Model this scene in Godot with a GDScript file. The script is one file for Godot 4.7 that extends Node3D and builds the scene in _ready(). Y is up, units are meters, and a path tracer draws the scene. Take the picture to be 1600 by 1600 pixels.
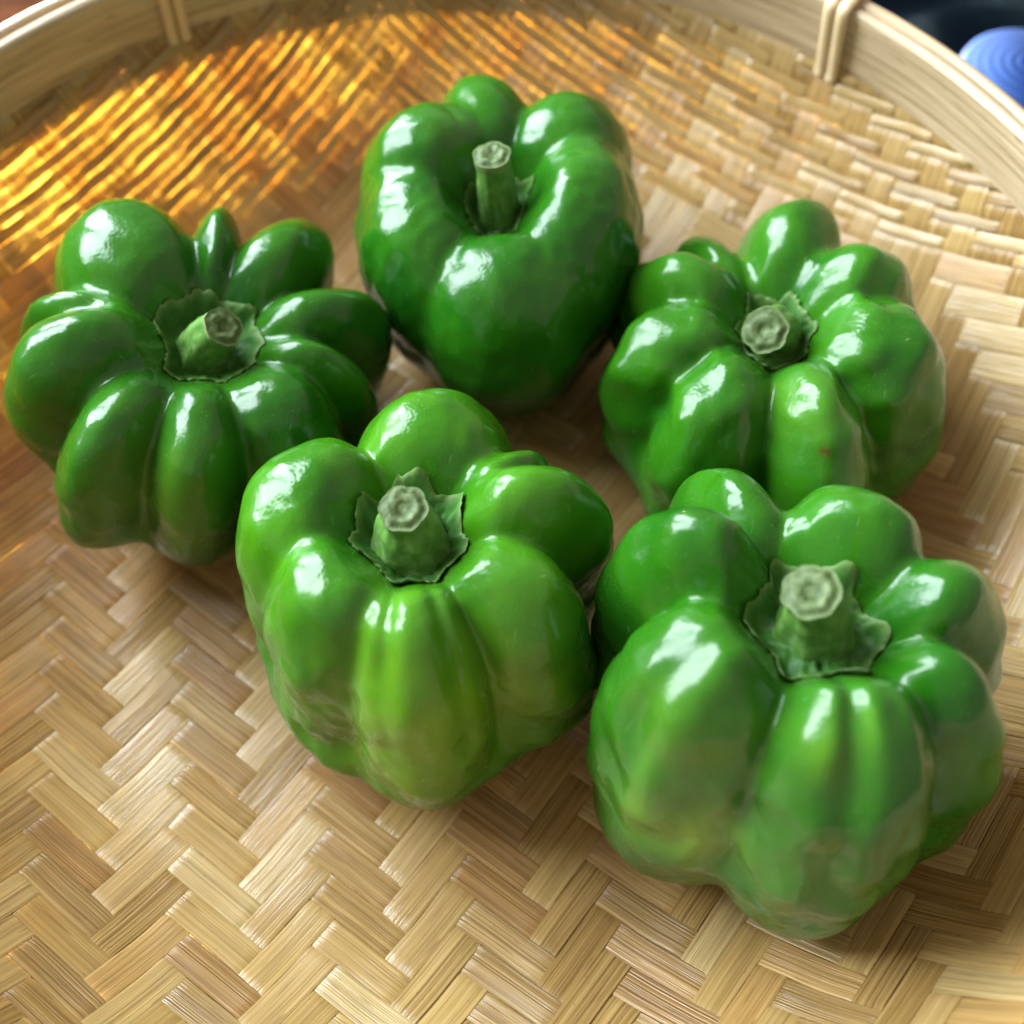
extends Node3D
# Five green bell peppers in a shallow woven bamboo basket beside a window.

const CENTRE := Vector3(-0.0133, 0.0, 0.008)     # middle of the basket on the table
const PITCH := 0.00677                            # spacing of the bamboo strips
const FLAT := 0.060
const BEND := 0.185
const STEEP := 73.0
const REACH := 0.1706                             # arc length at which the strips end inside the rim
const LATTICE := Vector2(-0.04417, 0.07364)       # a crossing of the weave
const TURN := 36.6                                # direction of the first set of strips

const PEPPERS := {
	"p1": {"pos": [-0.0705, 0.0319, -0.0133], "tilt": [0.2695, 0.0867], "h": 0.0297, "taper": -0.117, "core": [0.0224, 0.0172], "side": 0.0338, "stem_top": [0.0037, 0.0302, 0.0014],
		"radial": [0.0224, 0.0245, 0.0239, 0.0213, 0.0213, 0.0211, 0.0223, 0.0216, 0.0216, 0.0237], "level": [0.0041, 0.0051, 0.0043, 0.0046, 0.0048, 0.0065, 0.0037, 0.0081, 0.0022, 0.0057], "a": [0.0199, 0.0217, 0.0212, 0.0189, 0.0189, 0.0187, 0.0198, 0.0192, 0.0192, 0.021], "b": [0.0085, 0.0121, 0.0111, 0.0085, 0.0161, 0.0128, 0.012, 0.0133, 0.0085, 0.0176], "v": [0.0247, 0.0248, 0.0251, 0.0251, 0.0253, 0.0243, 0.0256, 0.0248, 0.024, 0.0245], "turn": [-1.589, -1.06, -0.396, 0.106, 0.736, 1.5, 2.145, 2.82, -2.976, -2.304], "crease": [-1.767, -1.412, -0.709, -0.083, 0.294, 1.178, 1.822, 2.467, -3.111, -2.842]},
	"p2": {"pos": [-0.0027, 0.0328, -0.0542], "tilt": [-0.0232, 0.1738], "h": 0.0316, "taper": 0.262, "core": [0.0184, 0.0166], "side": 0.0342, "stem_top": [-0.0009, 0.0356, -0.0017],
		"radial": [0.0222, 0.022, 0.0177, 0.0219, 0.018, 0.0193], "level": [-0.0002, -0.0002, 0.004, 0.0013, 0.0012, 0.0026], "a": [0.0204, 0.0203, 0.0163, 0.0202, 0.0167, 0.0179], "b": [0.0149, 0.0176, 0.0261, 0.021, 0.0251, 0.0197], "v": [0.0283, 0.0292, 0.0305, 0.0303, 0.0306, 0.0317], "turn": [-1.711, -0.847, 0.264, 1.514, 2.722, -2.534], "crease": [-2.098, -1.324, -0.37, 0.897, 2.13, -2.969]},
	"p3": {"pos": [0.0587, 0.0304, -0.0176], "tilt": [-0.0709, -0.0519], "h": 0.0261, "taper": -0.070, "core": [0.0205, 0.0136], "side": 0.0346, "stem_top": [-0.0038, 0.0246, 0.0066],
		"radial": [0.0236, 0.0192, 0.0203, 0.023, 0.0214, 0.0198, 0.0202, 0.0217], "level": [0.0011, 0.0019, 0.0005, -0.0002, -0.0002, 0.0021, 0.0004, -0.0027], "a": [0.0218, 0.0177, 0.0188, 0.0212, 0.0198, 0.0183, 0.0187, 0.0201], "b": [0.0148, 0.0162, 0.0194, 0.0137, 0.0158, 0.016, 0.0122, 0.0107], "v": [0.0259, 0.0274, 0.0279, 0.0255, 0.0249, 0.0237, 0.0273, 0.0235], "turn": [-1.309, -0.506, 0.41, 1.353, 2.182, 3.011, -2.592, -2.025], "crease": [-1.745, -0.873, -0.14, 0.96, 1.745, 2.618, -2.88, -2.304]},
	"p4": {"pos": [-0.0187, 0.0298, 0.0408], "tilt": [-0.0021, -0.0262], "h": 0.0401, "taper": -0.313, "core": [0.0201, 0.0281], "side": 0.0312, "stem_top": [-0.0003, 0.0416, 0.0008],
		"radial": [0.0206, 0.0192, 0.0211, 0.0205, 0.0199, 0.017, 0.0193], "level": [0.0101, 0.0082, 0.0134, 0.0106, 0.0092, 0.0111, 0.0097], "a": [0.0183, 0.017, 0.0187, 0.0182, 0.0177, 0.0151, 0.0172], "b": [0.0184, 0.0085, 0.011, 0.0144, 0.0147, 0.0182, 0.0201], "v": [0.029, 0.0284, 0.0293, 0.0297, 0.0311, 0.0293, 0.0313], "turn": [-1.427, -0.676, -0.22, 0.567, 1.475, 2.38, 3.526], "crease": [-2.059, -0.795, -0.556, 0.116, 1.019, 1.931, 2.828]},
	"p5": {"pos": [0.051, 0.0425, 0.0656], "tilt": [0.0066, -0.1542], "h": 0.0371, "taper": 0.069, "core": [0.0204, 0.0251], "side": 0.0325, "stem_top": [-0.0035, 0.0386, 0.0017],
		"radial": [0.0181, 0.0201, 0.02, 0.0206, 0.0206, 0.0211, 0.0247], "level": [0.0023, 0.0006, -0.0003, 0.0016, -0.0001, 0.0032, -0.0006], "a": [0.016, 0.0178, 0.0178, 0.0183, 0.0183, 0.0187, 0.0219], "b": [0.0189, 0.014, 0.012, 0.0176, 0.0194, 0.0122, 0.0105], "v": [0.0369, 0.0357, 0.0345, 0.0369, 0.0377, 0.0376, 0.034], "turn": [-1.066, -0.148, 0.579, 1.467, 2.673, -2.608, -1.918], "crease": [-1.585, -0.546, 0.251, 0.907, 2.027, -2.965, -2.25]},
}
# furrows and ridges: azimuth, depth in mm, half width, elevation, half height
const FURROWS := {
	"p1": [],
	"p2": [],
	"p3": [[2.670, 1.60, 0.200, 0.293, 0.280, 0.00], [0.995, 1.20, 0.100, 0.506, 0.400, 0.00], [1.623, 0.90, 0.160, 0.666, 0.300, 0.00], [1.414, 0.70, 0.500, 0.453, 0.080, 0.00]],
	"p4": [[1.676, 1.50, 0.075, 0.985, 0.600, 0.00], [1.257, 1.50, 0.075, 0.932, 0.700, 0.00], [0.995, 1.00, 0.070, 0.666, 0.500, 0.00]],
	"p5": [[1.571, 2.40, 0.085, 0.825, 1.000, 0.00], [1.204, -0.60, 0.050, 0.825, 0.500, 0.00], [-2.827, 1.00, 0.400, 0.825, 0.090, 0.00], [2.670, 1.30, 0.120, 0.559, 0.500, 0.00], [2.461, -1.00, 0.120, 0.666, 0.500, 0.00], [2.251, 1.20, 0.140, 0.879, 0.500, 0.00]],
}
# patches of paler, yellower skin: azimuth, elevation, radius, amount
const PATCHES := {
	"p1": [[1.676, 0.346, 0.350, 0.25]],
	"p2": [[-2.251, 1.358, 0.300, 0.12]],
	"p3": [[1.518, 0.719, 0.300, 0.14], [1.414, 0.506, 0.022, 1.00, 1]],
	"p4": [[1.361, 0.559, 0.450, 0.55], [1.728, 0.133, 0.400, 0.40], [0.942, 0.399, 0.300, 0.30]],
	"p5": [[2.251, 0.080, 0.250, 0.75], [2.461, 0.666, 0.250, 0.25], [1.728, 0.879, 0.200, 0.20]],
}

var profile_r := PackedFloat32Array()
var profile_y := PackedFloat32Array()
var profile_a := PackedFloat32Array()
var noise := FastNoiseLite.new()
var rng := RandomNumberGenerator.new()


func _ready():
	rng.seed = 7
	noise.seed = 3
	noise.noise_type = FastNoiseLite.TYPE_SIMPLEX_SMOOTH
	noise.frequency = 1.0
	noise.fractal_type = FastNoiseLite.FRACTAL_NONE
	# --- camera -------------------------------------------------------
	var cam := Camera3D.new()
	cam.name = "camera"
	add_child(cam)
	var lens := CameraAttributesPhysical.new()
	lens.frustum_focal_length = 12.0 / tan(deg_to_rad(23.5))
	lens.frustum_focus_distance = 0.224
	lens.exposure_aperture = 6.0
	lens.frustum_near = 0.01
	lens.frustum_far = 20.0
	cam.attributes = lens
	cam.fov = 47.0
	cam.near = 0.01
	cam.far = 20.0
	cam.position = Vector3(0, 0.25, 0.1443)
	cam.rotation_degrees = Vector3(-60, 0, 0)
	cam.current = true
	# --- room light ---------------------------------------------------
	var env := Environment.new()
	env.background_mode = Environment.BG_COLOR
	env.background_color = Color(0.615, 0.585, 0.545)
	env.background_energy_multiplier = 1.5
	env.tonemap_mode = Environment.TONE_MAPPER_LINEAR
	env.tonemap_exposure = 1.15
	env.sdfgi_enabled = true
	env.ssao_enabled = true
	env.ssil_enabled = true
	var we := WorldEnvironment.new()
	we.name = "world_environment"
	we.environment = env
	add_child(we)
	# the window: two tall panes, up on the left
	window_pane("window_light", Vector3(-0.99, 0.66, -0.24), Vector2(0.50, 1.05), 6.6)
	window_pane("window_light", Vector3(-0.71, 0.66, -0.74), Vector2(0.50, 1.05), 6.6)
	# low sun that strikes the outside of the basket on the left
	var sun := SpotLight3D.new()
	sun.name = "low_sunlight"
	add_child(sun)
	sun.light_color = Color(1.0, 0.93, 0.82)
	sun.light_energy = 16.0
	sun.light_size = 0.012
	sun.spot_range = 5.0
	sun.spot_attenuation = 2.0
	sun.spot_angle = 16.0
	sun.spot_angle_attenuation = 0.3
	sun.shadow_enabled = true
	sun.look_at_from_position(Vector3(-0.95, -0.001, -0.08), Vector3(-0.15, 0.015, 0.01))

	# daylight that comes in low behind the basket and on its left, and shines through the weave
	low_light(Vector3(-0.62, 0.004, -0.62), 1.1, 1700.0)
	low_light(Vector3(-0.88, 0.003, 0.0), 0.55, 1900.0)

	build_profile()
	build_table()
	build_basket()
	var names := ["p1", "p2", "p3", "p4", "p5"]
	for k in names:
		build_pepper(k)
	build_cloth()
	build_lid()


func low_light(at: Vector3, wide: float, energy: float):
	var low := AreaLight3D.new()
	low.name = "low_daylight"
	add_child(low, true)
	low.area_size = Vector2(wide, 0.024)
	low.area_normalize_energy = false
	low.light_energy = energy
	low.light_color = Color(1.0, 0.85, 0.68)
	low.area_range = 6.0
	low.shadow_enabled = true
	low.look_at_from_position(at, Vector3(-0.06, 0.03, at.z * 0.1))


func window_pane(called: String, at: Vector3, size: Vector2, energy: float):
	var l := AreaLight3D.new()
	l.name = called
	add_child(l, true)
	l.area_size = size
	l.area_normalize_energy = false
	l.light_energy = energy
	l.light_color = Color(0.91, 0.97, 1.0)
	l.area_range = 6.0
	l.shadow_enabled = true
	l.look_at_from_position(at, Vector3(0.01, 0.03, 0.0))


# --- helpers ----------------------------------------------------------
func tag(o: Node, label: String, category: String, group := "", kind := ""):
	if label: o.set_meta("label", label)
	if category: o.set_meta("category", category)
	if group: o.set_meta("group", group)
	if kind: o.set_meta("kind", kind)


func put(called: String, mesh: ArrayMesh, mat: Material, parent: Node) -> MeshInstance3D:
	var o := MeshInstance3D.new()
	var taken := 0
	var want := called
	while parent.has_node(NodePath(want)):
		taken += 1
		want = "%s_%03d" % [called, taken]
	o.name = want
	o.mesh = mesh
	mesh.surface_set_material(0, mat)
	parent.add_child(o, true)
	return o


class Soup:
	var v := PackedVector3Array()
	var uv := PackedVector2Array()
	var col := PackedColorArray()
	var idx := PackedInt32Array()
	var nor := PackedVector3Array()
	# outward side: (b - a) x (c - a)
	func tri(a: int, b: int, c: int):
		idx.append(a); idx.append(c); idx.append(b)
	func quad(a: int, b: int, c: int, d: int):
		tri(a, b, c); tri(a, c, d)
	func add(p: Vector3, t := Vector2.ZERO, c := Color.WHITE) -> int:
		v.append(p); uv.append(t); col.append(c)
		return v.size() - 1
	# nu rows of nv points; outward = d/du x d/dv
	func sheet(first: int, nu: int, nv: int, wrap_u: bool, wrap_v: bool):
		for i in (nu if wrap_u else nu - 1):
			for j in (nv if wrap_v else nv - 1):
				var i2 := (i + 1) % nu
				var j2 := (j + 1) % nv
				quad(first + i * nv + j, first + i2 * nv + j, first + i2 * nv + j2, first + i * nv + j2)
	func weld(a: int, b: int):
		pairs.append(Vector2i(a, b))
	var pairs: Array[Vector2i] = []
	func mesh() -> ArrayMesh:
		nor.resize(v.size())
		nor.fill(Vector3.ZERO)
		for k in range(0, idx.size(), 3):
			var a := idx[k]
			var b := idx[k + 2]
			var c := idx[k + 1]
			var n := (v[b] - v[a]).cross(v[c] - v[a])
			nor[a] += n; nor[b] += n; nor[c] += n
		for p in pairs:
			var s := nor[p.x] + nor[p.y]
			nor[p.x] = s; nor[p.y] = s
		for k in nor.size():
			nor[k] = nor[k].normalized() if nor[k].length_squared() > 0.0 else Vector3.UP
		var arr := []
		arr.resize(Mesh.ARRAY_MAX)
		arr[Mesh.ARRAY_VERTEX] = v
		arr[Mesh.ARRAY_NORMAL] = nor
		arr[Mesh.ARRAY_TEX_UV] = uv
		arr[Mesh.ARRAY_COLOR] = col
		arr[Mesh.ARRAY_INDEX] = idx
		var m := ArrayMesh.new()
		m.add_surface_from_arrays(Mesh.PRIMITIVE_TRIANGLES, arr)
		return m


func build_profile():
	var r := 0.0
	var y := 0.0
	var d := 0.0005
	for k in 420:
		var t := clampf((k * d - FLAT) / (BEND - FLAT), 0, 1)
		var a := deg_to_rad(STEEP) * t * t * (3.0 - 2.0 * t)
		profile_r.append(r)
		profile_y.append(y)
		profile_a.append(a)
		r += cos(a) * d
		y += sin(a) * d


func bowl(px: float, pz: float, h: float) -> Vector3:
	# a point of the flat weave, h above it, bent into the bowl
	var qx := px - CENTRE.x
	var qz := pz - CENTRE.z
	var rho := sqrt(qx * qx + qz * qz)
	var f := minf(rho / 0.0005, 418.0)
	var i := int(f)
	f -= i
	var a := lerpf(profile_a[i], profile_a[i + 1], f)
	var r := lerpf(profile_r[i], profile_r[i + 1], f) - sin(a) * h
	var y := lerpf(profile_y[i], profile_y[i + 1], f) + cos(a) * h
	var k := r / maxf(rho, 1e-6)
	return Vector3(CENTRE.x + qx * k, y, CENTRE.z + qz * k)


# --- textures ---------------------------------------------------------
func bamboo_textures() -> Array:
	# four bands of bamboo fibre, one above the other; the fibre runs along x
	var w := 1024
	var h := 512
	var img := Image.create(w, h, false, Image.FORMAT_RGB8)
	var hgt := Image.create(w, h, false, Image.FORMAT_RGB8)
	var base := [Color(0.88, 0.68, 0.405), Color(0.85, 0.63, 0.35), Color(0.89, 0.71, 0.45), Color(0.82, 0.59, 0.30)]
	var lines := [0.35, 1.0, 0.62, 0.8]
	for y in h:
		var band := y / 128
		var rows := 11.0 if band != 1 else 14.0
		var yy := float(y % 128) / 128.0
		for x in w:
			var u := float(x) / w * TAU
			var cx := cos(u) * 0.55
			var sx := sin(u) * 0.55
			var broad := noise.get_noise_3d(cx * 0.9 + band * 17.0, sx * 0.9, yy * 5.0)
			var mid := noise.get_noise_3d(cx * 0.8 + 40.0 + band * 9.0, sx * 0.8, yy * rows)
			var fine := noise.get_noise_3d(cx * 3.0 + 90.0, sx * 3.0 + band * 5.0, yy * 46.0)
			var rib := noise.get_noise_3d(cx * 0.35 + 60.0 + band * 3.0, sx * 0.35, yy * rows * 2.1)
			var ln: float = lines[band]
			var groove := smoothstep(0.12, 0.55, absf(rib)) * signf(rib)
			var c: Color = base[band]
			var tone := broad * 0.05 + mid * 0.06 * ln + fine * 0.03
			c = Color(c.r + tone, c.g + tone * 1.05, c.b + tone * 1.1)
			if groove < 0.0:
				var g := -groove * ln
				c = c.lerp(Color(0.60, 0.40, 0.18), g * 0.5)
			else:
				c = c.lerp(Color(0.94, 0.80, 0.55), groove * ln * 0.35)
			var blot := noise.get_noise_3d(cx * 2.6 + 130.0, sx * 2.6, yy * 7.0 + band * 30.0)
			if blot > 0.62:
				c = c.lerp(Color(0.66, 0.45, 0.24), (blot - 0.62) * 1.6)
			img.set_pixel(x, y, c)
			var hv := 0.5 + groove * 0.34 * ln + mid * 0.16 * ln + fine * 0.10
			hgt.set_pixel(x, y, Color(hv, hv, hv))
	for k in 90:      # little brown specks
		var sx2 := rng.randi_range(4, w - 5)
		var sy2 := rng.randi_range(4, h - 5)
		var rr := rng.randf_range(0.6, 1.9)
		for dy in range(-3, 4):
			for dx in range(-4, 5):
				var dd := Vector2(dx * 0.7, dy).length() / rr
				if dd < 1.0:
					var c2 := img.get_pixel(sx2 + dx, sy2 + dy)
					img.set_pixel(sx2 + dx, sy2 + dy, c2.lerp(Color(0.36, 0.20, 0.09), (1.0 - dd) * 0.75))
	return [ImageTexture.create_from_image(img), ImageTexture.create_from_image(hgt)]


func bamboo(tex: Array, tint: Color, rough: float, through: float, relief: float) -> StandardMaterial3D:
	var m := StandardMaterial3D.new()
	m.albedo_color = tint
	m.albedo_texture = tex[0]
	m.roughness = rough
	m.metallic_specular = 0.7
	m.heightmap_enabled = true
	m.heightmap_texture = tex[1]
	m.heightmap_scale = relief
	if through > 0.0:
		m.backlight_enabled = true
		m.backlight = Color(through * 0.88, through, through)
	return m


# --- the basket -------------------------------------------------------
func wall_start(z: float) -> float:
	return 0.117 + 0.065 * smoothstep(-0.10, -0.015, z)


func zone(m: float, k: float) -> int:
	# 0 on the floor; on the wall 1 where the first set runs round the bowl, 2 where the second does
	var px := LATTICE.x + (m * cos(deg_to_rad(TURN)) - k * sin(deg_to_rad(TURN))) * PITCH - CENTRE.x
	var pz := LATTICE.y + (m * sin(deg_to_rad(TURN)) + k * cos(deg_to_rad(TURN))) * PITCH - CENTRE.z
	if sqrt(px * px + pz * pz) < wall_start(pz + CENTRE.z):
		return 0
	var along := absf(px * cos(deg_to_rad(TURN)) + pz * sin(deg_to_rad(TURN)))
	var athwart := absf(pz * cos(deg_to_rad(TURN)) - px * sin(deg_to_rad(TURN)))
	return 1 if along < athwart else 2


func crossing(m2: int, k2: int) -> float:
	# +1 where the first set lies over the second; both counted in half strips, since the strips are split in two up the wall
	var m := m2 >> 1
	var k := k2 >> 1
	var z := zone(m + 0.5, k + 0.5)
	if z == 0:
		return 1.0 if posmod(m - k - 1, 6) < 3 else -1.0
	if z == 1:
		return 1.0 if posmod(m - 2 * k2, 6) < 3 else -1.0
	return -1.0 if posmod(k - 2 * m2, 6) < 3 else 1.0


func strip_mesh(k: int, first: bool) -> ArrayMesh:
	var ct := cos(deg_to_rad(TURN))
	var st := sin(deg_to_rad(TURN))
	var dir := Vector2(ct, st) if first else Vector2(-st, ct)
	var side := Vector2(dir.y, -dir.x)            # so that dir x side points up
	var across := Vector2(-st, ct) if first else Vector2(ct, st)
	var sgn := 1.0 if side.dot(across) > 0 else -1.0
	var s := Soup.new()
	var band := rng.randi_range(0, 3)
	var u0 := rng.randf()
	var wide := rng.randf_range(0.978, 0.998)
	var line := LATTICE + across * ((k + 0.5) * PITCH)
	var mid := Vector2(CENTRE.x, CENTRE.z)
	# where the strip enters and leaves the bowl
	var near := dir.dot(mid - line)
	var off := (line + dir * near - mid).length()
	if off > REACH - 0.004:
		return null
	var half := sqrt(REACH * REACH - off * off)
	var steps := int((2.0 * half) / PITCH * 8.0)
	var ws: Array[float] = [-1.0, -0.78, 0.0, 0.78, 1.0]
	var nw := ws.size()
	var seedf := k * 3.7 + (0.0 if first else 500.0)
	for h in 2:
		var own := 2 * k + h                       # number of this half strip
		var mid_w := (h - 0.5) * sgn               # its middle across the strip, in half widths
		var n0 := s.v.size()
		for i in steps + 1:
			var u := near - half + 2.0 * half * i / steps
			var p := line + dir * u
			var cell := u / PITCH * 2.0
			var c0 := int(floor(cell - 0.5))
			var f := cell - 0.5 - c0
			var o0 := crossing(c0, own) if first else -crossing(own, c0)
			var o1 := crossing(c0 + 1, own) if first else -crossing(own, c0 + 1)
			var over := lerpf(o0, o1, smoothstep(0.05, 0.95, f))
			var q := p - mid
			var rho := q.length()
			var rad := absf(dir.dot(q / maxf(rho, 1e-6)))
			var edge := wall_start(p.y)
			var wall := smoothstep(edge - 0.008, edge + 0.014, rho)
			var tang := smoothstep(0.35, 0.75, 1.0 - rad * rad) * wall
			var width := wide * (1.0 + 0.02 * noise.get_noise_2d(u * 60.0, seedf))
			var amp := lerpf(0.00022, 0.00030, wall) + 0.00016 * tang
			var roll := 0.00010 * noise.get_noise_2d(u * 40.0 + 30.0, seedf) + 0.0002 * tang * noise.get_noise_2d(u * 90.0, seedf + 9.0 + h * 20.0)
			var shift := 0.02 * noise.get_noise_2d(u * 50.0 + 70.0, seedf) + 0.05 * tang * noise.get_noise_2d(u * 60.0, seedf + 33.0 + h * 20.0)
			var lift := over * amp + 0.00008 * noise.get_noise_2d(u * 70.0, seedf + 55.0)
			var slim := lerpf(1.0, 0.78, tang)
			for wl in ws:
				var w := mid_w + wl * 0.5 * slim
				var pw := p + side * (w * width * 0.5 + shift) * PITCH
				var e: float = lift + 0.00008 * (1.0 - w * w) + 0.00026 * tang * (1.0 - wl * wl) + roll * w + 0.00022
				if absf(w) > 0.97 or (tang > 0.2 and absf(wl) > 0.95): e -= 0.00008
				s.add(bowl(pw.x, pw.y, e), Vector2(u / 0.11 + u0, (band + 0.5 + w * 0.46) / 4.0))
		s.sheet(n0, steps + 1, nw, false, false)
		var n1 := s.v.size()
		for i in steps + 1:                         # edges and underside
			var l := s.v[n0 + i * nw]
			var r := s.v[n0 + i * nw + nw - 1]
			var along := s.v[n0 + mini(i + 1, steps) * nw + 2] - s.v[n0 + maxi(i - 1, 0) * nw + 2]
			var down := along.cross(r - l).normalized() * -0.00042
			var tl := s.uv[n0 + i * nw]
			var tr := s.uv[n0 + i * nw + nw - 1]
			s.add(r, tr)
			s.add(r + down, tr)
			s.add(l + down, tl)
			s.add(l, tl)
		s.sheet(n1, steps + 1, 4, false, false)
	return s.mesh()


func build_basket():
	var root := Node3D.new()
	root.name = "bamboo_basket"
	add_child(root)
	tag(root, "round shallow woven bamboo basket with bent wood rim holding the green peppers", "basket")
	root.position = Vector3.ZERO
	var tex := bamboo_textures()
	var tints := [Color(1.0, 0.955, 0.81), Color(0.99, 0.93, 0.74), Color(0.96, 0.89, 0.70), Color(1.0, 0.94, 0.77), Color(0.98, 0.88, 0.68)]
	var mats := []
	for t in tints:
		mats.append(bamboo(tex, t, rng.randf_range(0.24, 0.33), 0.97, 0.018))
	for family in 2:
		for k in range(-36, 37):
			var m := strip_mesh(k, family == 0)
			if m:
				put("strip", m, mats[rng.randi_range(0, mats.size() - 1)], root)
	# rim: two bent hoops that hold the ends of the strips
	var pale := (tex[0] as ImageTexture).get_image()
	pale.adjust_bcs(1.05, 1.2, 0.42)
	var tex_pale := [ImageTexture.create_from_image(pale), tex[1]]
	var hoop_mat := bamboo(tex_pale, Color(0.86, 0.85, 0.83), 0.36, 0.0, 0.022)
	put("rim_hoop", hoop([Vector2(0.1440, 0.0486), Vector2(0.1404, 0.0668), Vector2(0.1408, 0.0677), Vector2(0.1418, 0.0681), Vector2(0.1428, 0.0678), Vector2(0.1433, 0.0669), Vector2(0.1469, 0.0486)], 2), hoop_mat, root)
	put("rim_hoop", hoop([Vector2(0.1462, 0.0405), Vector2(0.1439, 0.0672), Vector2(0.1443, 0.0681), Vector2(0.1453, 0.0685), Vector2(0.1463, 0.0682), Vector2(0.1468, 0.0673), Vector2(0.1497, 0.0405)], 0), hoop_mat, root)
	var cane := bamboo(tex_pale, Color(1.0, 1.0, 0.97), 0.42, 0.0, 0.008)
	for t in [[-120.7, 2], [-49.6, 2]]:
		var n: int = t[1]
		for j in n:
			put("binding", binding(deg_to_rad(t[0]) + (j - (n - 1) * 0.5) * 0.024), cane, root)
	put("foot_ring", lathe([Vector2(0.0735, -0.0008), Vector2(0.0735, -0.0119), Vector2(0.0765, -0.0119), Vector2(0.0765, -0.0008)]), hoop_mat, root).position = CENTRE


func hoop(prof: Array, band: int) -> ArrayMesh:
	var s := Soup.new()
	var n := 360
	var m := prof.size()
	# each side its own sheet so that the edges stay crisp; the rounded top is shared
	var runs := [[0, 1], [1, 2, 3, 4, 5], [5, 6], [6, 0]]
	for r: Array in runs:
		var first := s.v.size()
		for i in n + 1:
			var a := TAU * i / n
			var wob := 0.0005 * noise.get_noise_2d(cos(a) * 1.4 + band * 8.0, sin(a) * 1.4)
			var lift := 0.0007 * noise.get_noise_2d(cos(a) * 1.1 + 20.0 + band, sin(a) * 1.1)
			for j in r.size():
				var p: Vector2 = prof[r[j]]
				var f := float(j) / float(r.size() - 1)
				var rr := p.x + wob + 0.005 * smoothstep(0.45, 0.95, cos(a - 1.1))
				s.add(CENTRE + Vector3(cos(a) * rr, p.y + lift, sin(a) * rr), Vector2(a * 1.45, (band + 0.08 + 0.84 * f) / 4.0))
		s.sheet(first, n + 1, r.size(), false, false)
	return s.mesh()


func binding(a: float) -> ArrayMesh:
	# a flat cane wound once round both hoops
	var path := [Vector2(0.1430, 0.0462), Vector2(0.1427, 0.0490), Vector2(0.1409, 0.0580), Vector2(0.1391, 0.0668), Vector2(0.1399, 0.0692), Vector2(0.1425, 0.0697), Vector2(0.1455, 0.0702), Vector2(0.1481, 0.0688), Vector2(0.1499, 0.0590), Vector2(0.1518, 0.0490), Vector2(0.1512, 0.0462), Vector2(0.1472, 0.0448)]
	var s := Soup.new()
	var n := path.size() * 4
	var ring := 10
	for i in n:
		var t := float(i) / 4.0
		var i0 := int(t)
		var f := t - i0
		var p0: Vector2 = path[posmod(i0 - 1, path.size())]
		var p1: Vector2 = path[i0 % path.size()]
		var p2: Vector2 = path[(i0 + 1) % path.size()]
		var p3: Vector2 = path[(i0 + 2) % path.size()]
		var p := p1.cubic_interpolate(p2, p0, p3, f)
		var q := p1.cubic_interpolate(p2, p0, p3, f + 0.02)
		var tan2 := (q - p).normalized()
		var nor2 := Vector2(-tan2.y, tan2.x)
		for j in ring:
			var b := TAU * j / ring
			var o := p + nor2 * (sin(b) * 0.0009)
			var sidew := cos(b) * 0.0016
			var rad := Vector3(cos(a), 0, sin(a))
			var tg := Vector3(-sin(a), 0, cos(a))
			s.add(CENTRE + rad * o.x + Vector3.UP * o.y + tg * sidew, Vector2(t * 0.05, 0.05 + 0.15 * (0.5 + 0.5 * cos(b))))
	var first := 0
	for i in n:
		for j in ring:
			var i2 := (i + 1) % n
			var j2 := (j + 1) % ring
			s.quad(first + i * ring + j, first + i2 * ring + j, first + i2 * ring + j2, first + i * ring + j2)
	return s.mesh()


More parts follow.
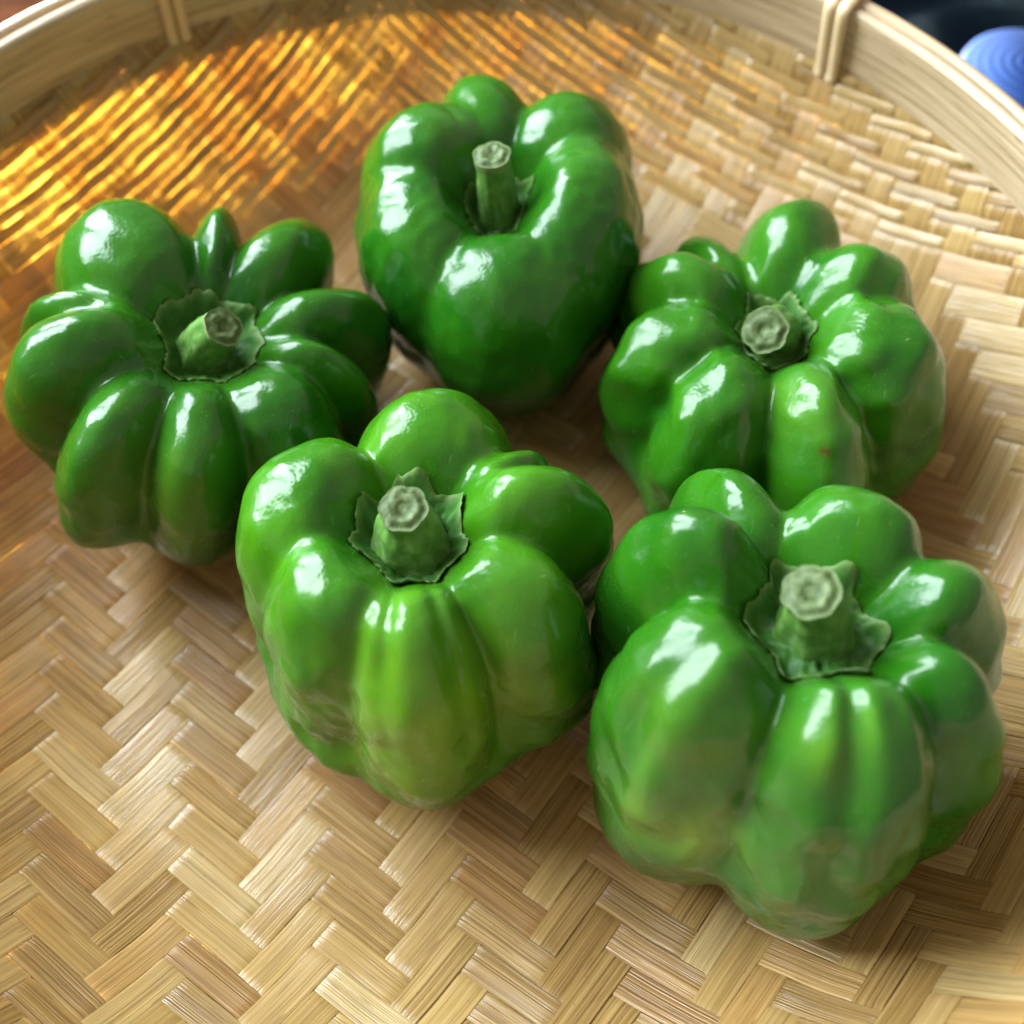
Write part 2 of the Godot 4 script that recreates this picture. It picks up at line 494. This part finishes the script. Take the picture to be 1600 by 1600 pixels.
# --- the peppers ------------------------------------------------------
func skin() -> StandardMaterial3D:
	var m := StandardMaterial3D.new()
	m.vertex_color_use_as_albedo = true
	m.roughness = 0.33
	m.metallic_specular = 0.44
	m.uv1_triplanar = true
	m.uv1_scale = Vector3.ONE * 10.0
	m.uv1_offset = Vector3.ONE * 0.5
	var w := 1024
	var bump := Image.create(w, w, false, Image.FORMAT_RGB8)
	var rub := Image.create(w, w, false, Image.FORMAT_RGB8)
	var dust := Image.create(w, w, false, Image.FORMAT_RGBA8)
	dust.fill(Color(0.72, 0.80, 0.66, 0.0))
	for y in w:
		for x in w:
			var n := noise.get_noise_2d(x * 0.011, y * 0.011 + 300.0) * 0.30 + noise.get_noise_2d(x * 0.028 + 90.0, y * 0.028) * 0.14 + noise.get_noise_2d(x * 0.09, y * 0.09 + 50.0) * 0.05 + noise.get_noise_2d(x * 0.33, y * 0.33 + 50.0) * 0.010
			var v := 0.5 + n
			bump.set_pixel(x, y, Color(v, v, v))
			var q := 0.62 + 0.14 * noise.get_noise_2d(x * 0.012 + 700.0, y * 0.012) + 0.16 * noise.get_noise_2d(x * 0.05 + 20.0, y * 0.03) + 0.10 * noise.get_noise_2d(x * 0.16 + 20.0, y * 0.10)
			rub.set_pixel(x, y, Color(q, q, q))
	for k in 900:            # dust, pores and little scuffs
		var px := rng.randf_range(6, w - 7)
		var py := rng.randf_range(6, w - 7)
		var long := rng.randf_range(0.8, 2.0) if rng.randf() < 0.93 else rng.randf_range(4.0, 14.0)
		var wide := rng.randf_range(0.6, 1.5)
		var turn := rng.randf_range(0, PI)
		var dark := rng.randf() < 0.2
		var strength := rng.randf_range(0.15, 0.6)
		var reach := int(maxf(long, wide)) + 1
		for dy in range(-reach, reach + 1):
			for dx in range(-reach, reach + 1):
				var e := Vector2(dx * cos(turn) + dy * sin(turn), dy * cos(turn) - dx * sin(turn))
				var d := Vector2(e.x / long, e.y / wide).length()
				var ix := int(px) + dx
				var iy := int(py) + dy
				if d < 1.0 and ix >= 0 and iy >= 0 and ix < w and iy < w:
					var al := (1.0 - d) * strength
					dust.set_pixel(ix, iy, Color(0.05, 0.09, 0.02, al) if dark else Color(0.72, 0.80, 0.66, al))
					var hb := bump.get_pixel(ix, iy).r + al * 0.05
					bump.set_pixel(ix, iy, Color(hb, hb, hb))
	m.heightmap_enabled = true
	m.heightmap_texture = ImageTexture.create_from_image(bump)
	m.heightmap_scale = 0.036
	m.roughness_texture = ImageTexture.create_from_image(rub)
	m.detail_enabled = true
	m.detail_albedo = ImageTexture.create_from_image(dust)
	m.detail_blend_mode = BaseMaterial3D.BLEND_MODE_MIX
	m.subsurf_scatter_enabled = true
	m.subsurf_scatter_strength = 0.08
	return m


var skin_mat: StandardMaterial3D
var flesh_mat: StandardMaterial3D

const CREASE := {"p1": 0.0024, "p2": 0.0012, "p3": 0.0024, "p4": 0.0015, "p5": 0.0024}   # depth of the furrows between lobes

const HOLLOW := {"p1": 0.0086, "p2": 0.0062, "p3": 0.0072, "p4": 0.0078, "p5": 0.0084}   # how wide the dip round the stem is
const TONE := {"p1": [1.05, 1.10], "p2": [1.0, 1.15], "p3": [1.25, 1.3], "p4": [1.9, 1.65], "p5": [1.1, 1.2]}   # red and green of the skin

const LUMP := {"p1": 0.0007, "p2": 0.0006, "p3": 0.0015, "p4": 0.0010, "p5": 0.0012}   # how uneven

const ABOUT := {
	"p1": "squat green pepper with many narrow lobes and dark flat calyx against sunlit left wall",
	"p2": "smooth tall glossy green pepper with a long thin stem, farthest back in the basket",
	"p3": "knobbly green pepper with brown scar and stubby stem turned toward the viewer",
	"p4": "yellowish light green pepper with a thick square cut stem in the middle of the group",
	"p5": "large deep furrowed green pepper nearest the viewer with pointed calyx at lower right",
}


func rot_to(t: Array) -> Basis:
	var ax := Vector3(t[0], 1, t[1]).normalized()
	return Basis(Quaternion(Vector3.UP, ax))


func build_pepper(key: String):
	if skin_mat == null:
		skin_mat = skin()
		flesh_mat = StandardMaterial3D.new()
		flesh_mat.vertex_color_use_as_albedo = true
		flesh_mat.roughness = 0.55
		flesh_mat.metallic_specular = 0.35
		flesh_mat.uv1_triplanar = true
		flesh_mat.uv1_scale = Vector3.ONE * 90.0
		var t := NoiseTexture2D.new()
		var f := FastNoiseLite.new()
		f.seed = 5
		f.frequency = 0.03
		f.fractal_octaves = 4
		t.noise = f
		t.width = 256
		t.height = 256
		t.seamless = true
		flesh_mat.heightmap_enabled = true
		flesh_mat.heightmap_texture = t
		flesh_mat.heightmap_scale = 0.010
	var d: Dictionary = PEPPERS[key]
	var root := Node3D.new()
	root.name = "green_pepper"
	var c := 0
	while has_node(NodePath(root.name)):
		c += 1
		root.name = "green_pepper_%03d" % c
	add_child(root)
	tag(root, ABOUT[key], "bell pepper", "green peppers in the basket")
	root.transform = Transform3D(rot_to(d.tilt), Vector3(d.pos[0], d.pos[1], d.pos[2]))
	var n: int = d.a.size()
	var furrows: Array = FURROWS[key]
	var patches: Array = PATCHES[key]
	var ne := 130
	var na := 220
	var ct := PackedFloat32Array()
	var st := PackedFloat32Array()
	for i in n:
		ct.append(cos(d.turn[i]))
		st.append(sin(d.turn[i]))
	var s := Soup.new()
	var kn := key.unicode_at(1) * 3.1
	var exits := PackedFloat32Array()
	exits.resize(n + 2)
	for i in ne + 1:
		var el := -PI / 2 + PI * i / ne
		var dy := sin(el)
		var ce := cos(el)
		var k := 0.0012 if el > 0 else lerpf(0.0012, 0.003, minf(1.0, -el / 0.8))
		for j in na:
			var az := TAU * j / na
			var dx := ce * cos(az)
			var dz := ce * sin(az)
			var most := 0.0
			for q in n:
				var u := dx * ct[q] + dz * st[q]
				var w := -dx * st[q] + dz * ct[q]
				var ia: float = 1.0 / (d.a[q] * d.a[q])
				var ib: float = 1.0 / (d.b[q] * d.b[q])
				var iv: float = 1.0 / (d.v[q] * d.v[q])
				var A := u * u * ia + w * w * ib + dy * dy * iv
				var B: float = u * d.radial[q] * ia + dy * d.level[q] * iv
				var C: float = d.radial[q] * d.radial[q] * ia + d.level[q] * d.level[q] * iv - 1.0
				var disc := B * B - A * C
				var e: float = (B + sqrt(disc)) / A if disc > 0 else 0.0
				if e > 0.0:      # squarer shoulders than an ellipsoid has
					for it in 3:
						var X: float = (e * u - d.radial[q]) / d.a[q]
						var Z: float = e * w / d.b[q]
						var Y: float = (e * dy - d.level[q]) / d.v[q]
						var h2 := X * X + Z * Z + 1e-9
						var pw := 2.1 if Y > 0.0 else 2.8
						var hp := pow(h2, pw * 0.5)
						var ya := absf(Y)
						var yp := pow(ya, pw - 1.0)
						var dg: float = pw * hp / h2 * (X * u / d.a[q] + Z * w / d.b[q]) + pw * yp * signf(Y) * dy / d.v[q]
						e -= clampf((hp + yp * ya - 1.0) / maxf(dg, 1e-3), -0.004, 0.004)
				exits[q] = e
				most = maxf(most, e)
			var ca: float = d.core[0]
			var cv: float = d.core[1]
			var ec := 1.0 / sqrt(ce * ce / (ca * ca) + dy * dy / (cv * cv))
			exits[n] = ec
			most = maxf(most, ec)
			# a broad core fills the furrows on the flanks
			var sr: float = d.side
			var sA := ce * ce / (sr * sr) + dy * dy / (0.018 * 0.018)
			var sB := -0.010 * dy / (0.018 * 0.018)
			var es := (sB + sqrt(sB * sB - sA * (0.100 / 0.324 - 1.0))) / sA
			exits[n + 1] = es
			most = maxf(most, es)
			var sum := 0.0
			for q in n + 2:
				sum += exp((exits[q] - most) / k)
			var R := most + k * log(sum)
			var dmin := 9.0
			for q in n:
				dmin = minf(dmin, absf(wrapf(az - d.crease[q], -PI, PI)))
			var vee := exp(-(sqrt(dmin * dmin + 0.0016) - 0.04) / 0.11)
			R -= CREASE[key] * vee * (0.2 + 0.8 * smoothstep(-0.6, 0.6, el)) * smoothstep(1.45, 0.95, el)
			for fu: Array in furrows:
				var da: float = wrapf(az - fu[0] - (fu[5] * (el - fu[3]) if fu.size() > 5 else 0.0), -PI, PI) / fu[2]
				var de: float = (el - fu[3]) / fu[4]
				R -= 0.001 * fu[1] * exp(-da * da - de * de)
			R += LUMP[key] * noise.get_noise_3d(dx * 2.7 + kn, dy * 2.7, dz * 2.7) + 0.00022 * noise.get_noise_3d(dx * 8.0 + kn, dy * 5.0, dz * 8.0)
			var p := Vector3(dx, dy, dz) * R
			var y: float = p.y / d.h
			var sc: float = 1.0 - d.taper * pow(clampf(0.3 - y, 0, 2), 1.5) * 0.5
			if y > 0.0:      # open the hollow round the stem
				var hr := Vector2(p.x, p.z).length()
				var z5: float = hr / HOLLOW[key]
				sc *= 1.0 + 0.45 * smoothstep(0.0, 0.3, y) * exp(0.5 * (1.0 - z5 * z5))
			p.x *= sc
			p.z *= sc
			# skin colour: deep green with a paler, yellower side on some
			var g := 0.5 + 0.5 * noise.get_noise_3d(dx * 1.6 + kn * 2.0, dy * 1.6, dz * 1.6)
			var streak := noise.get_noise_3d(dx * 5.0 + kn, dy * 1.3, dz * 5.0)
			var col := Color(0.008, 0.062, 0.007).lerp(Color(0.026, 0.115, 0.008), g)
			col = col.lerp(Color(0.046, 0.155, 0.010), clampf(streak, 0, 1) * 0.3)
			col.r *= TONE[key][0]
			col.g *= TONE[key][1]
			for pa: Array in patches:
				var da2: float = wrapf(az - pa[0], -PI, PI) * ce
				var de2: float = el - pa[1]
				var am: float = pa[3] * exp(-(da2 * da2 + de2 * de2) / (pa[2] * pa[2]))
				if pa.size() > 4:
					col = col.lerp(Color(0.075, 0.05, 0.012), clampf(am * (1.0 + streak), 0, 1))
				else:
					col = col.lerp(Color(0.15, 0.28, 0.018), clampf(am * (1.0 + streak * 0.35), 0, 1))
			s.add(p, Vector2.ZERO, col)
	# ease the steps where a lobe's inner wall meets the hollow
	var from := int(ne * 0.66)
	for it in 14:
		var old := s.v.duplicate()
		for i in range(from, ne):
			var share := 0.7 * smoothstep(from, from + 8, i)
			for j in na:
				var o := i * na + j
				var up := old[o + na]
				var down := old[o - na]
				var gap := up.distance_to(down)
				var m := share * smoothstep(0.0022, 0.0040, gap) if it > 3 else share * smoothstep(0.0016, 0.0030, gap)
				if m > 0.0:
					var jl := i * na + posmod(j - 1, na)
					var jr := i * na + posmod(j + 1, na)
					s.v[o] = old[o].lerp((up + down + old[jl] + old[jr]) * 0.25, m)
	s.sheet(0, ne + 1, na, false, true)
	put("body", s.mesh(), skin_mat, root)
	# height of the skin round the stem, for the calyx to lie on
	var skin_at := func(az: float, r: float) -> float:
		var j := posmod(int(round(az / TAU * na)), na)
		var i := ne
		while i > 2:
			var p := s.v[i * na + j]
			var q := s.v[(i - 1) * na + j]
			var r1 := Vector2(q.x, q.z).length()
			if r1 >= r:
				var r0 := Vector2(p.x, p.z).length()
				return lerpf(p.y, q.y, clampf((r - r0) / maxf(r1 - r0, 1e-6), 0, 1))
			i -= 1
		return 0.0
	build_calyx(key, root, skin_at)
	build_stem(key, root, d)


const CALYX := {   # radius, points, how far the edge curls up, jaggedness
	"p1": [0.0140, 8, 0.0006, 0.14],
	"p2": [0.0105, 6, 0.0012, 0.12],
	"p3": [0.0108, 6, 0.0014, 0.13],
	"p4": [0.0122, 6, 0.0016, 0.10],
	"p5": [0.0118, 6, 0.0018, 0.14],
}
const STEM := {    # base radius, neck radius, end radius, ribs
	"p1": [0.0060, 0.0045, 0.0040, 5],
	"p2": [0.0052, 0.0040, 0.0040, 5],
	"p3": [0.0066, 0.0050, 0.0047, 6],
	"p4": [0.0078, 0.0054, 0.0042, 6],
	"p5": [0.0068, 0.0052, 0.0046, 7],
}


func build_calyx(key: String, root: Node3D, skin_at: Callable):
	var c: Array = CALYX[key]
	var s := Soup.new()
	var na := 120
	var nr := 14
	var kn := key.unicode_at(1) * 7.7
	for layer in 2:
		for i in nr + 1:
			var f := float(i) / nr
			for j in na:
				var az := TAU * j / na
				var pts: int = c[1]
				var wave := pow(absf(cos(az * pts * 0.5 + kn)), 5.0)
				var limit := 0.004
				var floor_y: float = skin_at.call(az, 0.002)
				while limit < 0.02 and skin_at.call(az, limit) < floor_y + 0.0036:
					limit += 0.0007
				var edge: float = minf(limit + 0.0006 * wave, c[0] * (1.0 - c[3] * 0.8 + c[3] * 1.5 * wave + 0.16 * noise.get_noise_2d(cos(az) * 1.2 + kn, sin(az) * 1.2) + 0.03 * noise.get_noise_2d(cos(az) * 5.0 + kn, sin(az) * 5.0)))
				var r := edge * f
				var y: float = skin_at.call(az, r)
				var y2: float = skin_at.call(az, minf(r, c[0] * 0.78))
				y = lerpf(y, minf(y, y2 + 0.003), smoothstep(0.7, 1.0, f))
				y = maxf(y, skin_at.call(az, r))
				y += 0.0004 + c[2] * pow(f, 5.0) * (0.45 + 0.55 * wave) * (0.7 + 0.6 * noise.get_noise_2d(cos(az) * 2.0 + kn + 9.0, sin(az) * 2.0))
				y += 0.0005 * noise.get_noise_2d(cos(az) * f * 5.0, sin(az) * f * 5.0 + kn) * f
				if layer == 1: y -= 0.0011 * (1.0 if i < nr else 0.6)
				var rim := smoothstep(0.86, 1.0, f)
				var powder := smoothstep(0.05, 0.5, noise.get_noise_2d(cos(az) * f * 3.2 + kn * 2.0, sin(az) * f * 3.2)) * smoothstep(1.0, 0.5, f)
				var col := Color(0.018, 0.080, 0.009).lerp(Color(0.038, 0.130, 0.015), 0.5 + 0.5 * noise.get_noise_2d(az * 3.0, f * 2.0))
				col = col.lerp(Color(0.17, 0.26, 0.15), powder * (0.05 if key == "p1" else 0.45))
				col = col.lerp(Color(0.13, 0.21, 0.06), rim * 0.7)
				s.add(Vector3(cos(az) * r, y, sin(az) * r), Vector2.ZERO, col)
	var per := (nr + 1) * na
	for i in nr:
		for j in na:
			var j2 := (j + 1) % na
			s.quad(i * na + j, i * na + j2, (i + 1) * na + j2, (i + 1) * na + j)
			s.quad(per + i * na + j, per + (i + 1) * na + j, per + (i + 1) * na + j2, per + i * na + j2)
	for j in na:
		var j2 := (j + 1) % na
		s.quad(nr * na + j, nr * na + j2, per + nr * na + j2, per + nr * na + j)
	put("calyx", s.mesh(), flesh_mat, root)


func build_stem(key: String, root: Node3D, d: Dictionary):
	var c: Array = STEM[key]
	var base := Vector3(0, d.core[1] - 0.0006, 0)
	var tip := Vector3(d.stem_top[0], d.stem_top[1], d.stem_top[2])
	var along := (tip - base)
	var length := along.length()
	var end_dir := (along.normalized() + Vector3(along.x, 0, along.z).normalized() * 0.12).normalized()
	var s := Soup.new()
	var nl := 22
	var na := 64
	var kn := key.unicode_at(1) * 5.3
	var e := Vector3.ZERO
	var bx := Vector3.RIGHT
	var bz := Vector3.BACK
	for i in nl + 1:
		var f := float(i) / nl
		var up := Vector3.UP.lerp(end_dir, smoothstep(0.0, 0.7, f)).normalized()
		var mid := base + Vector3.UP * length * 0.45
		var p := base.lerp(mid, f).lerp(mid.lerp(tip, f), f)
		bx = up.cross(Vector3.BACK).normalized()
		bz = bx.cross(up).normalized()
		var rad: float = lerpf(c[1], c[0], pow(1.0 - f, 2.6)) if f < 0.55 else lerpf(lerpf(c[1], c[0], pow(0.45, 2.6)), c[2], smoothstep(0.55, 0.8, f))
		if f > 0.93: rad += 0.0002
		for j in na:
			var az := TAU * j / na
			var rib := pow(0.5 + 0.5 * cos(az * c[3] + kn), 0.7) * 0.10 + 0.06 * noise.get_noise_3d(cos(az) * 1.5 + kn, sin(az) * 1.5, f * 2.0)
			var r := rad * (0.95 + rib * (1.0 - 0.3 * f))
			r += 0.00012 * noise.get_noise_3d(cos(az) * 4.0 + kn, sin(az) * 4.0, f * 12.0)
			var g := 0.5 + 0.5 * noise.get_noise_3d(cos(az) * 2.0 + kn, sin(az) * 2.0, f * 5.0)
			var col := Color(0.050, 0.150, 0.022).lerp(Color(0.115, 0.235, 0.045), g)
			col = col.lerp(Color(0.16, 0.27, 0.11), smoothstep(0.55, 0.95, noise.get_noise_3d(cos(az) * 3.0 + kn, sin(az) * 3.0, f * 3.0) * 0.8 + 0.55 * (1.0 - f)) * 0.55)
			if f > 0.93: col = col.lerp(Color(0.15, 0.19, 0.08), 0.7)
			s.add(p + (bx * cos(az) + bz * sin(az)) * r, Vector2.ZERO, col)
		e = p
	# bx x bz points down the stem, so rows then columns face outward
	for i in nl:
		for j in na:
			var j2 := (j + 1) % na
			var a := i * na + j
			var b := (i + 1) * na + j
			s.quad(a, b, (i + 1) * na + j2, i * na + j2)
	var stem := put("stem", s.mesh(), flesh_mat, root)
	# the cut: a paler face with rings round the pith
	var f2 := Soup.new()
	var nr := 18
	var last := nl * na
	for i in nr + 1:
		var f := float(i) / nr
		for j in na:
			var edge := s.v[last + j]
			var az := TAU * j / na
			var q := e.lerp(edge, f)
			var ring := 0.00014 * sin(f * 13.0) * smoothstep(0.0, 0.2, f) - 0.0007 * smoothstep(0.40, 0.15, f) + 0.00025 * noise.get_noise_2d(cos(az) * f * 1.6 + kn, sin(az) * f * 1.6) * smoothstep(1.0, 0.8, f)
			q += end_dir * (ring + 0.00035 * (1.0 - pow(f, 4.0)))
			var tone := 0.5 + 0.5 * sin(f * 13.0 + 1.0)
			var col := Color(0.055, 0.085, 0.026).lerp(Color(0.125, 0.175, 0.070), tone * 0.6 + 0.3 * noise.get_noise_2d(cos(az) * f * 2.5 + kn, sin(az) * f * 2.5))
			if f > 0.9: col = Color(0.10, 0.15, 0.05)
			f2.add(q, Vector2.ZERO, col)
	for i in nr:
		for j in na:
			var j2 := (j + 1) % na
			f2.quad(i * na + j, (i + 1) * na + j, (i + 1) * na + j2, i * na + j2)
	put("cut_end", f2.mesh(), flesh_mat, stem)


# --- what lies round the basket ----------------------------------------
func build_table():
	var img := Image.create(512, 256, false, Image.FORMAT_RGB8)
	for y in 256:
		for x in 512:
			var g := noise.get_noise_2d(x * 0.006, y * 0.09) * 0.5 + noise.get_noise_2d(x * 0.02 + 50.0, y * 0.4) * 0.3
			var c := Color(0.27, 0.18, 0.14).lerp(Color(0.17, 0.11, 0.08), clampf(0.5 + g, 0, 1))
			img.set_pixel(x, y, c)
	var m := StandardMaterial3D.new()
	m.albedo_texture = ImageTexture.create_from_image(img)
	m.uv1_triplanar = true
	m.uv1_scale = Vector3.ONE * 3.0
	m.roughness = 1.0
	m.metallic_specular = 0.05
	var b := BoxMesh.new()
	b.size = Vector3(2.4, 0.03, 2.0)
	b.material = m
	var o := MeshInstance3D.new()
	o.name = "table_top"
	o.mesh = b
	add_child(o)
	o.position = Vector3(0, -0.0270, -0.2)
	tag(o, "dark brown wooden table top under the basket", "table", "", "structure")


func build_cloth():
	var s := Soup.new()
	var nu := 60
	var nv := 60
	for layer in 2:
		for i in nu + 1:
			for j in nv + 1:
				var x := lerpf(0.062, 0.42, float(i) / nu)
				var z := lerpf(-0.46, -0.150, float(j) / nv) + 0.012 * sin(x * 40.0)
				var fold := 0.5 + 0.5 * sin((x * 0.6 + z) * 120.0 + 2.0 * noise.get_noise_2d(x * 9.0, z * 9.0))
				var edge := minf(minf(i, nu - i), minf(j, nv - j))
				var y := 0.002 + 0.010 * fold * smoothstep(0.0, 6.0, edge) + 0.004 * noise.get_noise_2d(x * 20.0, z * 20.0) * smoothstep(0.0, 6.0, edge)
				if layer == 1: y = maxf(-0.0012, y - 0.0028)
				y -= 0.0105
				s.add(Vector3(x, y, z))
	var per := (nu + 1) * (nv + 1)
	var w := nv + 1
	for i in nu:
		for j in nv:
			var a := i * w + j
			s.quad(a, a + 1, a + w + 1, a + w)
			s.quad(per + a, per + a + w, per + a + w + 1, per + a + 1)
	for i in nu:
		s.quad(i * w, (i + 1) * w, per + (i + 1) * w, per + i * w)
		s.quad(i * w + nv, per + i * w + nv, per + (i + 1) * w + nv, (i + 1) * w + nv)
	for j in nv:
		s.quad(j, per + j, per + j + 1, j + 1)
		s.quad(nu * w + j, nu * w + j + 1, per + nu * w + j + 1, per + nu * w + j)
	var m := StandardMaterial3D.new()
	m.albedo_color = Color(0.012, 0.045, 0.075)
	m.roughness = 0.9
	m.metallic_specular = 0.15
	var o := put("cloth", s.mesh(), m, self)
	tag(o, "dark navy blue folded cloth lying behind the basket at upper right", "cloth")


func build_lid():
	var root := Node3D.new()
	root.name = "blue_container"
	add_child(root)
	root.position = Vector3(0.1510, 0.0015, -0.1385)
	tag(root, "round blue container with domed lid outside the basket rim at upper right", "container")
	var blue := StandardMaterial3D.new()
	blue.albedo_color = Color(0.08, 0.17, 0.36)
	blue.roughness = 0.6
	blue.metallic_specular = 0.2
	put("body", lathe([Vector2(0.0, -0.013), Vector2(0.016, -0.013), Vector2(0.0175, -0.012), Vector2(0.018, 0.003), Vector2(0.018, 0.0075)]), blue, root)
	var pts := [Vector2(0.0195, 0.0075), Vector2(0.0200, 0.0085), Vector2(0.0200, 0.0135), Vector2(0.0196, 0.0148)]
	for k in 40:
		var f := 1.0 - float(k + 1) / 41.0
		pts.append(Vector2(0.0188 * f, 0.0152 + 0.0035 * (1.0 - f * f) + 0.00005 * sin(f * 40.0)))
	pts.append(Vector2(0.0, 0.0187))
	put("lid", lathe(pts), blue, root)


func lathe(pts: Array) -> ArrayMesh:
	var s := Soup.new()
	var n := 72
	for p in pts:
		for j in n:
			var a := TAU * j / n
			s.add(Vector3(cos(a) * p.x, p.y, sin(a) * p.x))
	s.sheet(0, pts.size(), n, false, true)
	return s.mesh()
